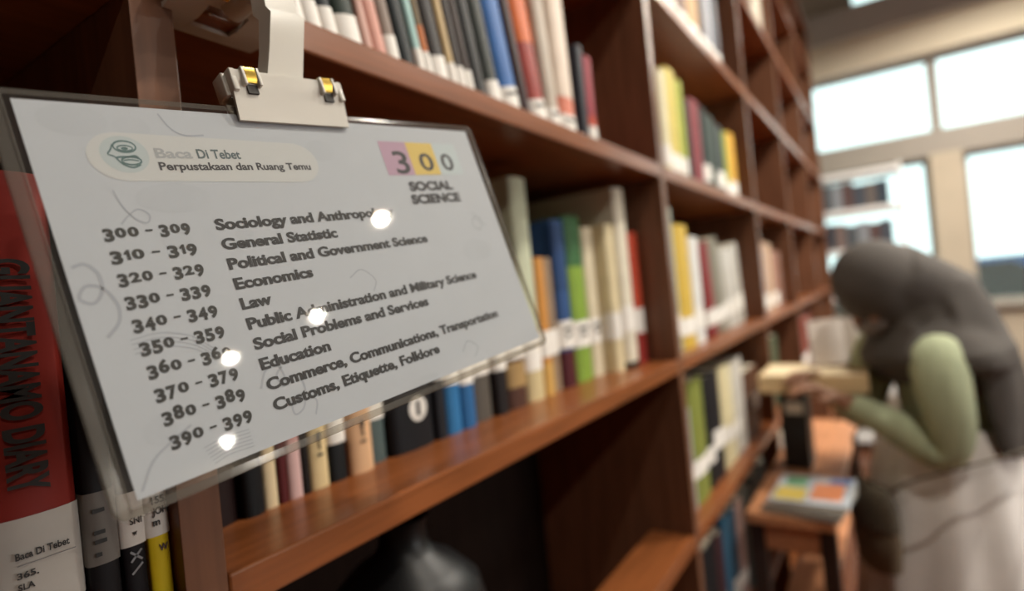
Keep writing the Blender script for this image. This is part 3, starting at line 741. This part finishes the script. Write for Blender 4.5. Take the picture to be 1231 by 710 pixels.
# swivel ball on the upper clamp and flat arm down to the lower clamp
ball = Vector((-.322, .235, 1.612))
b = MB(); bm_ = bmesh.new(); bmesh.ops.create_uvsphere(bm_, u_segments=24, v_segments=14, radius=.0135); b.bm(bm_, M=Matrix.Translation(ball))
b.tube([ball + Vector((-.030, -.002, -.004)), ball], [.009, .008], 16)
b.build('swivel_ball', M_PLASTIC, clip, True)
def armring(c, wx, th): return [tuple(Vector(c) + a * SX * wx / 2 + e * SN * th / 2) for a, e in ((-1, -1), (-.8, 1), (.8, 1), (1, -1))]
low_top = lowM @ Vector((-.001, .015, .002))
b = MB()
b.loft([armring(ball + Vector((.004, 0, .010)), .019, .010), armring(ball + Vector((.010, .0, -.004)), .024, .012), armring(ball + Vector((.013, .0005, -.022)), .027, .011),
        armring(ball + Vector((.017, .002, -.026)), .029, .010), armring((ball + Vector((.017, .003, -.026))) * .45 + low_top * .55, .029, .008), armring(low_top, .030, .008), armring(lowM @ Vector((-.001, .006, .004)), .031, .004)])
b.build('arm', M_PLASTIC, clip, True)

# ------------------------------------------------------------------ bench by the bookcase with things on it
bench = thing('bench', 'narrow orange-brown wooden bench standing along the bookcase in front of the reader', 'bench', (-.26, 2.02, 0))
m = MB(); m.box(-.10, .10, -.50, .52, .772, .80, bev=.004); m.build('tabletop', M_BENCH, bench)
for x, y in ((-.08, -.46), (.08, -.46), (-.08, .48), (.08, .48)):
    m = MB(); m.box(x - .018, x + .018, y - .018, y + .018, 0, .772, bev=.003); m.build('leg', M_DARKLEG, bench)
m = MB(); m.box(-.062, .062, -.47, .49, .48, .50, bev=.003); m.build('lower_shelf', M_BENCH, bench)
for y in (-.46, .48):
    m = MB(); m.box(-.062, .062, y - .01, y + .01, .70, .772); m.build('apron', M_BENCH, bench)
# magazines
MAGS = [('#5a5f66', 'grey-covered magazine at the bottom of the pile on the bench end'), ('#b8b4ae', 'pale magazine in the middle of the pile on the bench end'),
        ('#a9b0b8', 'colourful magazine on top of the pile on the bench end')]
z = .80
for i, (c, l) in enumerate(MAGS):
    t = thing('magazine', l, 'magazine', (-.222 + .004 * i, 1.625 + .004 * i, z), R(-8 + 3 * i), 'magazines piled on the bench end')
    m = MB(); m.box(-.088, .088, -.105, .105, 0, .0015, bev=.0004); m.box(-.088, .088, -.105, .105, .0095, .011, bev=.0004); m.box(-.088, -.0865, -.105, .105, .0, .011)
    m.build('cover', mat('magazine_cover_%d' % i, c, .3, var=.2, scale=9), t)
    m = MB(); m.box(-.086, .086, -.103, .103, .0016, .0094); m.build('page_block', M_PAGE, t)
    if i == 2:
        for k, (xa, xb, ya, yb, cc) in enumerate(((-.08, -.01, -.09, .0, '#c9b25a'), (.0, .07, -.07, .05, '#c9805a'), (-.07, -.02, .01, .09, '#6f9a78'), (.03, .08, .055, .1, '#4f6a9a'))):
            m = MB(); m.add([(xa, ya, .0112), (xb, ya, .0112), (xb, yb, .0112), (xa, yb, .0112)], [[0, 1, 2, 3]]); m.build('cover_picture', mat('cover_print', cc, .35), t)
    z += .0115
# black file box carrying the tray
t = thing('file_box', 'black upright file box with a white label standing on the bench', 'box', (-.283, 1.955, .80))
m = MB(); m.box(-.036, .036, -.055, .055, 0, .004, bev=.001)
for q in ((-.036, -.033, -.055, .055), (.033, .036, -.055, .055), (-.033, .033, -.055, -.052), (-.033, .033, .052, .055)): m.box(*q, .004, .236)
m.build('shell', mat('black_card', '#141315', .5), t)
m = MB(); m.box(-.020, .028, -.0558, -.0551, .165, .200); m.build('box_label', M_LABEL, t)
m = MB(); m.box(-.0325, .0325, -.0515, .0515, .0045, .225); m.build('papers', M_PAGE, t)
tray = thing('tray', 'tan wooden tray resting on the black file box beside the bookcase', 'tray', (-.222, 1.965, 1.0365))
m = MB(); m.box(-.142, .142, -.115, .115, 0, .012, bev=.002)
for q in ((-.142, .142, -.115, -.105), (-.142, .142, .105, .115), (-.142, -.132, -.105, .105), (.132, .142, -.105, .105)): m.box(*q, .012, .052, bev=.002)
m.build('box', M_TAN, tray)
m = MB(); m.box(-.131, .131, -.104, .104, .013, .050); m.build('papers', mat('kraft_paper_stack', '#e2cfaa', .8, var=.08), tray)
# open book leaning up on the tray
ob = thing('open_book', 'open book with white pages and dark red cover tilted up on the tray', 'book', (-.130, 2.02, 1.0905), R(14))
TI = Matrix.Rotation(R(-22), 4, 'X')
m = MB(); m.box(-.105, .105, .0, .004, 0, .150, bev=.001, M=TI); m.build('cover', mat('dark_red_cover', '#5e1a18', .5), ob)
for s in (-1, 1):
    rings = []
    for k in range(9):
        u = k / 8; x = s * (.001 + u * .100); th = .004 + .012 * math.sin(math.pi * min(1, u * 1.15 + .08)) ** .7 * (1 - .3 * u)
        rings.append([(x, -th, .003), (x, -.0005, .003), (x, -.0005, .147), (x, -th, .147)])
    m = MB(); m.loft(rings, M=TI); m.build('page_block', mat('open_pages', '#ded4cc', .85, var=.03), ob, True)

# ------------------------------------------------------------------ white bookcase by the far window
wb = thing('white_bookcase', 'white shelving unit with books standing before the far window', 'bookcase', (-.20, 5.12, 0))
MW = mat('white_laminate', '#e9e8e6', .5, var=.02)
for x in (-.31, .29): 
    m = MB(); m.box(x, x + .02, -.14, .14, 0, 2.08, bev=.002); m.build('side_panel', MW, wb)
for z in (.10, .45, .80, 1.15, 1.50, 1.79, 2.06):
    m = MB(); m.box(-.29, .29, -.14, .14, z - .04, z, bev=.002); m.build('shelf_board', MW, wb)
rng = random.Random(3)
cols = ['#4a4f58', '#6a625e', '#39424c', '#7a6a66', '#565b60', '#8a8f95', '#5e4a48']
pn = {1.50: 'middle', 1.79: 'upper', 1.15: 'lower'}
ords = ['first', 'second', 'third', 'fourth', 'fifth', 'sixth', 'seventh']
for z in (1.15, 1.50, 1.79):
    x = -.285
    for k in range(7):
        wd = rng.uniform(.06, .08); hh = rng.uniform(.17, .20); c = cols[(k + int(z * 10)) % 7]
        t = thing('binder', '%s dull binder from the bookcase end on the %s shelf of the white unit' % (ords[k], pn[z]), 'binder', (-.20 + x + wd / 2, 5.00, z), 0, 'binders in the white shelving unit')
        m = MB(); m.box(-wd / 2, wd / 2, 0, .003, 0, hh, bev=.001); m.box(-wd / 2, -wd / 2 + .003, 0, .2, 0, hh); m.box(wd / 2 - .003, wd / 2, 0, .2, 0, hh); m.build('cover', cover_mat(c), t)
        m = MB(); m.box(-wd / 2 + .004, wd / 2 - .004, .005, .19, .002, hh - .01); m.build('page_block', M_PAGE, t)
        x += wd + .001
        if x > .21: break

# ------------------------------------------------------------------ car parked outside the far window
def make_car(label, loc, rz, paint, pname):
    car = thing('car', label, 'car', loc, rz, None)
    b = MB(); prof = [(-2.1, .35), (-2.1, .75), (-1.95, .92), (-1.2, .98), (-.7, 1.42), (.7, 1.45), (1.35, 1.0), (2.0, .88), (2.1, .7), (2.1, .35)]
    b.loft([[(x, y * (1 if z < 1 else .82), z) for x, z in prof] for y in (-.85, -.80, 0, .80, .85)])
    b.build('body', mat(pname, paint, .25, var=.05, coat=.6), car, True)
    for s in (-1, 1):
        b = MB(); b.add([(-1.05, s * .862, 1.0), (-.62, s * .715, 1.38), (.60, s * .715, 1.40), (1.15, s * .862, 1.02), (1.15, s * .85, 1.0), (.60, s * .70, 1.38), (-.62, s * .70, 1.36), (-1.05, s * .85, .98)],
                        [[0, 1, 2, 3], [4, 5, 6, 7], [0, 3, 4, 7], [1, 2, 5, 6], [0, 1, 6, 7], [2, 3, 4, 5]]); b.build('side_window', mat('dark_car_glass', '#1a2026', .08), car)
    for x in (-1.3, 1.3):
        for y in (-.80, .80):
            b = MB(); b.lathe([(.12, -.09), (.30, -.10), (.33, -.06), (.33, .06), (.30, .10), (.12, .09)], 24, M=Matrix.Translation((x, y, .33)) @ Matrix.Rotation(R(90), 4, 'X')); wl = b.build('wheel', mat('tyre_rubber', '#141414', .8), car, True)
            b = MB(); b.lathe([(.05, -.105), (.19, -.10), (.19, .10), (.05, .105)], 16, M=Matrix.Translation((x, y, .33)) @ Matrix.Rotation(R(90), 4, 'X')); b.build('hubcap', mat('hub_metal', '#b0b4b8', .3, metal=1), wl, True)
make_car('blue car parked outside the far windows', (.25, 7.3, -.12), R(2), '#3a66b0', 'blue_car_paint')
make_car('dark red car parked outside the far right window beyond the blue one', (5.2, 8.4, -.12), R(-2), '#5e2226', 'dark_red_car_paint')

# ------------------------------------------------------------------ the reader
person = thing('person', 'woman in grey headscarf, green sweater and pale skirt bending over the tray', 'person', tuple(r0 * 1.13 + fw * 1.60), YAW)
M_SKIN = mat('skin', '#9c735c', .55, var=.05, scale=20)  # toned darker to hold the shade on the bowed face
M_SWEAT = mat('sage_green_knit', '#a3ab8c', .9, var=.10, scale=60, stretch=(1, 1, .2))
M_SCARF = mat('grey_brown_scarf', '#4a4541', .85, var=.10, scale=14)
M_SKIRT = mat('pale_grey_skirt', '#e4e0dc', .85, var=.06, scale=10)

def skin_obj(name, chains, m, parent, root=0, sub=2):
    """chains: list of lists of (point, radius); first point of a chain may reuse an existing point"""
    pts = []; rad = []; edges = []; idx = {}
    def pid(p, r):
        k = tuple(round(c, 4) for c in p)
        if k not in idx: idx[k] = len(pts); pts.append(p); rad.append(r)
        return idx[k]
    for ch in chains:
        prev = None
        for p, r in ch:
            i = pid(p, r)
            if prev is not None and prev != i: edges.append((prev, i))
            prev = i
    me = bpy.data.meshes.new(name); me.from_pydata(pts, edges, []); me.materials.append(m)
    o = bpy.data.objects.new(name, me); COL.objects.link(o); o.parent = parent
    o.modifiers.new('s', 'SKIN').use_smooth_shade = True
    for i, r in enumerate(rad):
        sv = me.skin_vertices[0].data[i]
        sv.radius = r if isinstance(r, tuple) else (r, r); sv.use_root = (i == root)
    o.modifiers.new('d', 'SUBSURF').levels = sub; o.modifiers['d'].render_levels = sub
    return baked(o)

def absorb(o, mb, voxel, smooth_it=4):
    """join the loose pieces of mb into o's mesh and remesh all into one surface"""
    me = o.data; mb2 = MB(); mb2.add([tuple(v.co) for v in me.vertices], [list(p.vertices) for p in me.polygons])
    mb2.v += []; k = len(mb2.v); mb2.v += mb.v; mb2.f += [[i + k for i in f] for f in mb.f]; mb2.mi += [0] * len(mb.f)
    m0 = me.materials[0]; nm = o.name; par = o.parent
    bpy.data.objects.remove(o); o = mb2.build(nm, m0, par)
    r = o.modifiers.new('r', 'REMESH'); r.mode = 'VOXEL'; r.voxel_size = voxel; r.use_smooth_shade = True
    if smooth_it:
        s = o.modifiers.new('s', 'SMOOTH'); s.iterations = smooth_it; s.factor = .5
    return baked(o)

def ellipsoid(mb, c, r, M=Matrix.Identity(4), seg=28, rings=18, fn=None):
    b = bmesh.new(); bmesh.ops.create_uvsphere(b, u_segments=seg, v_segments=rings, radius=1)
    for v in b.verts:
        p = Vector((v.co.x * r[0], v.co.y * r[1], v.co.z * r[2]))
        if fn: p = fn(p)
        v.co = p
    mb.bm(b, M=Matrix.Translation(c) @ M)

# local frame: faces -x, camera side is -y, z up
PEL = (.03, 0, .84)
NK = (-.030, 0, 1.20); HEADC = Vector((-.118, 0, 1.318))
SHL, ELL, WRL = (-.075, -.150, 1.160), (-.058, -.155, .890), (-.262, -.010, 1.030)
SHR, ELR, WRR = (-.075, .150, 1.150), (-.10, .170, .92), (-.235, .120, 1.065)
def hand(W, dirv, upv, side):
    """five short chains from the wrist: palm spokes, then bent fingers"""
    W = Vector(W); d = Vector(dirv).normalized(); n = Vector(upv); n = (n - n.dot(d) * d).normalized(); s = d.cross(n).normalized() * side
    out = []
    for k, (off, L) in enumerate(((-.030, .058), (-.010, .070), (.010, .076), (.030, .068))):
        a = W + d * .030 + s * off * .55; kn = W + d * .082 + s * off * .95
        f1 = kn + (d * .88 - n * .45).normalized() * L * .45; f2 = f1 + (d * .55 - n * .85).normalized() * L * .33; f3 = f2 + (d * .25 - n).normalized() * L * .25
        out.append([(tuple(W), (.024, .019)), (tuple(a), (.019, .014)), (tuple(kn), (.0115, .0105)), (tuple(f1), .0085), (tuple(f2), .0078), (tuple(f3), .0065)])
    th0 = W + d * .030 + s * .026; th1 = th0 + (d * .6 + s * .75 - n * .25).normalized() * .036; th2 = th1 + (d * .9 + s * .1 - n * .45).normalized() * .030
    out.append([(tuple(W), (.024, .019)), (tuple(th0), .014), (tuple(th1), .0105), (tuple(th2), .0080)])
    return out
hip = lambda s: (.025, s * .085, .78)
chains = [[(PEL, (.13, .10)), ((.045, 0, .95), (.115, .085)), ((.02, 0, 1.08), (.125, .09)), (NK, (.075, .07)), ((-.060, 0, 1.245), (.050, .050)), (tuple(HEADC + Vector((.02, 0, -.01))), (.06, .06))]]
for s in (-1, 1):
    k = (-.03 if s < 0 else .02)
    chains.append([(PEL, (.13, .10)), (hip(s), (.085, .085)), ((k + .02, s * .085, .44), (.055, .055)), ((k + .05, s * .085, .26), (.050, .05)), ((k + .06, s * .085, .075), (.036, .036)), ((k - .02, s * .092, .035), (.038, .028)), ((k - .13, s * .098, .022), (.034, .018))])
chains.append([((.02, 0, 1.08), (.125, .09)), ((-.055, -.115, 1.135), (.045, .045)), (ELL, (.033, .033)), (WRL, (.024, .019))])
chains.append([((.02, 0, 1.08), (.125, .09)), ((-.055, .115, 1.13), (.045, .045)), (ELR, (.033, .033)), (WRR, (.024, .019))])
chains += hand(WRL, (-.75, .12, .42), (-.35, 0, 1), -1)
chains += hand(WRR, (-.80, -.30, .30), (-.3, 0, 1), 1)
body = skin_obj('body', chains, M_SKIN, person)
hb = MB()
HM = Matrix.Rotation(R(-38), 4, 'Y')          # head bowed forward
def headfn(p):
    x, y, z = p
    if x < 0 and z < 0: y *= 1 - .25 * min(1, -z / .11); x *= .96
    if x > 0: x *= 1.02
    return Vector((x, y, z))
ellipsoid(hb, HEADC, (.095, .074, .112), HM, fn=headfn)
def hp(x, y, z): return HEADC + HM.to_3x3() @ Vector((x, y, z))
ellipsoid(hb, hp(-.055, 0, -.072), (.036, .040, .034), HM)                  # jaw and chin
hb.tube([hp(-.088, 0, .022), hp(-.100, 0, .000), hp(-.113, 0, -.022), hp(-.098, 0, -.032)], [.008, .010, .014, .009], 10)   # nose
for s in (-1, 1):
    ellipsoid(hb, hp(-.082, s * .032, .025), (.014, .022, .010), HM)        # brow ridge
    ellipsoid(hb, hp(-.080, s * .036, -.022), (.018, .020, .018), HM)       # cheek
    ellipsoid(hb, hp(.005, s * .076, -.005), (.018, .008, .030), HM)        # ear
ellipsoid(hb, hp(-.092, 0, -.051), (.010, .024, .006), HM); ellipsoid(hb, hp(-.089, 0, -.061), (.010, .020, .006), HM)   # lips
body = absorb(body, hb, .0055, 3)
for s in (-1, 1):
    m = MB(); ellipsoid(m, hp(-.0875, s * .032, .006), (.009, .013, .007), HM, 16, 10); m.build('eye', mat('dark_eye', '#1a1412', .2), person, True)
m = MB(); ellipsoid(m, hp(-.075, 0, -.046), (.048, .052, .036), HM); m.build('face_mask', mat('shaded_mask', '#7a7470', .8), person, True)  # mask colour darkened for the shade under the hood

# sweater
def grow(ch, d): return [(p, (r[0] + d, r[1] + d) if isinstance(r, tuple) else r + d) for p, r in ch]
sw = [[((.032, 0, .830), (.150, .130)), ((.035, 0, .89), (.152, .128)), ((.045, 0, .96), (.142, .112)), ((.02, 0, 1.08), (.140, .108)), ((-.020, 0, 1.18), (.10, .09))]]
skin_obj('sweater', sw, M_SWEAT, person)
skin_obj('sleeve', [[((-.030, -.075, 1.165), .060), ((-.080, -.128, 1.140), .076), ((-.090, -.165, 1.03), .062), ((-.076, -.160, .93), .057), ((-.086, -.145, .885), .053), ((-.150, -.085, .950), .049), ((-.235, -.026, 1.012), .035), ((-.252, -.015, 1.023), .029)]], M_SWEAT, person)
skin_obj('sleeve', [[((-.030, .075, 1.165), .060), ((-.062, .128, 1.150), .080), ((-.09, .165, 1.0), .058), ((-.10, .165, .915), .052), ((-.17, .145, .99), .045), ((-.222, .124, 1.05), .032)]], M_SWEAT, person)

# skirt: pleated cone
rings = []
NS = 72
for k in range(22):
    u = k / 21; z = .945 - u * .90
    cx = .020 - .015 * u; rx = .158 + .05 * min(1, u * 2.2) ** .8 + .055 * u; ry = .142 + .06 * min(1, u * 2.2) ** .8 + .07 * u
    amp = .002 + .016 * u
    rings.append([(cx + (rx + amp * math.sin(11 * a + 1.5 * u)) * math.cos(a), (ry + amp * math.sin(11 * a + 1.5 * u)) * math.sin(a), z) for a in (2 * math.pi * i / NS for i in range(NS))])
inner = [[(cx_ * .985, cy_ * .985, z_) for cx_, cy_, z_ in r] for r in rings[::-1]]
m = MB(); m.loft(rings + inner, caps=False); m.build('skirt', M_SKIRT, person, True)
m = MB()
for s in (-1, 1):
    k = (-.03 if s < 0 else .02)
    ellipsoid(m, Vector((k - .045, s * .095, .034)), (.125, .048, .034), seg=20, rings=12)
    m2 = m
    o = m.build('shoe', mat('dark_shoe', '#2a2624', .6), person, True); m = MB()

# headscarf: hood, throat wrap, chest fall and back cape, fused into one cloth
hs = MB()
HC2 = HEADC + Vector((-.010, 0, .014))
def hoodfn(p):
    return Vector((p.x * (1.0 if p.x > 0 else .92), p.y, p.z))
ellipsoid(hs, HC2, (.122, .098, .128), HM, fn=hoodfn)
hs.tube([HC2 + Vector((.03, 0, .01)), Vector((.04, 0, 1.27)), Vector((.05, 0, 1.18)), Vector((.06, 0, 1.10))], [.108, .104, .106, .10], 20)
def ring(cx, cz, rx, ry, tilt=0, n=40, amp=0, fr=7, ph=0):
    return [(cx + (rx + amp * math.sin(fr * a + ph)) * math.cos(a), (ry + amp * math.sin(fr * a + ph)) * math.sin(a), cz + tilt * math.cos(a)) for a in (2 * math.pi * i / n for i in range(n))]
hs.loft([ring(-.04, 1.295, .105, .092, .03), ring(-.02, 1.235, .120, .110, .03, amp=.003), ring(-.005, 1.185, .150, .165, .02, amp=.004), ring(.000, 1.145, .165, .200, .01, amp=.005), ring(.005, 1.105, .160, .205, 0, amp=.005), ring(.005, 1.09, .10, .12, 0)])
# chest fall
hs.loft([[(-.125 - .02 * math.cos(a) * 1.0 + x0_, .10 * math.sin(a), zz) for a in (2 * math.pi * i / 20 for i in range(20))] for zz, x0_ in ((1.22, .02), (1.14, .01), (1.09, .015), (1.06, .03))])
# back cape with folds
NA = 26
outr, innr = [], []
for k in range(14):
    u = k / 13; z = 1.33 - u * .47
    span = R(112 - 22 * u)
    bx = .02; rx = float(np.interp(u, (0, .12, .39, .74, 1), (.085, .125, .16, .182, .168))); ry = .10 + .085 * min(1, u * 2)
    o_, i_ = [], []
    for j in range(NA):
        a = -span + 2 * span * j / (NA - 1); f = .010 * u * math.sin(9 * a + 2 * u)
        dz = -.05 * u * (1 - (a / span) ** 2) + .05 * u
        o_.append((bx + (rx + f) * math.cos(a), (ry + f) * math.sin(a), z + dz * .6)); i_.append((bx + (rx + f - .024) * math.cos(a), (ry + f - .024) * math.sin(a), z + dz * .6))
    outr.append(o_ + i_[::-1])
hs.loft(outr)
dummy = MB(); dummy.add([(0, 0, 1.2), (.001, 0, 1.2), (0, .001, 1.2), (0, 0, 1.201)], [[0, 2, 1], [0, 1, 3], [1, 2, 3], [0, 3, 2]])
sc = dummy.build('headscarf', M_SCARF, person)
sc = absorb(sc, hs, .009, 5)

# sling bag at her hip: moves with her but is carried, so a thing of its own
bagw = person.matrix_basis
bg_o = thing('sling_bag', 'small olive brown sling bag hanging at the front of the pale skirt', 'bag', tuple(Matrix.Translation(person.location) @ Matrix.Rotation(YAW, 4, 'Z') @ Vector((-.240, -.075, .60))), YAW)
m = MB()
m.loft([[(w_ * math.cos(a) * 1.0, d_ * math.sin(a), z_) for a in (2 * math.pi * i / 24 for i in range(24))] for z_, w_, d_ in ((.0, .028, .05), (.012, .036, .075), (.08, .040, .085), (.17, .034, .080), (.205, .022, .07), (.215, .014, .06))])
m.build('body', mat('olive_brown_canvas', '#6a5d4a', .8), bg_o, True)
m = MB(); m.loft([[(w_ * math.cos(a) - .002, (d_) * math.sin(a), z_) for a in (2 * math.pi * i / 24 for i in range(24))] for z_, w_, d_ in ((.12, .042, .087), (.17, .0385, .083), (.207, .026, .073), (.219, .016, .062))]); m.build('flap', mat('dark_olive_canvas', '#4c4335', .8), bg_o, True)
m = MB(); m.tube(spline([(.0, -.055, .205), (.03, -.10, .25), (.10, -.145, .285), (.20, -.165, .31), (.32, -.140, .325), (.44, -.03, .33), (.478, .06, .33), (.44, .15, .325), (.32, .255, .32), (.20, .27, .31), (.10, .235, .285), (.04, .13, .25), (.01, .055, .205)], 6), .0035, 8); m.build('strap', mat('dark_olive_canvas', '#4c4335', .8), bg_o, True)
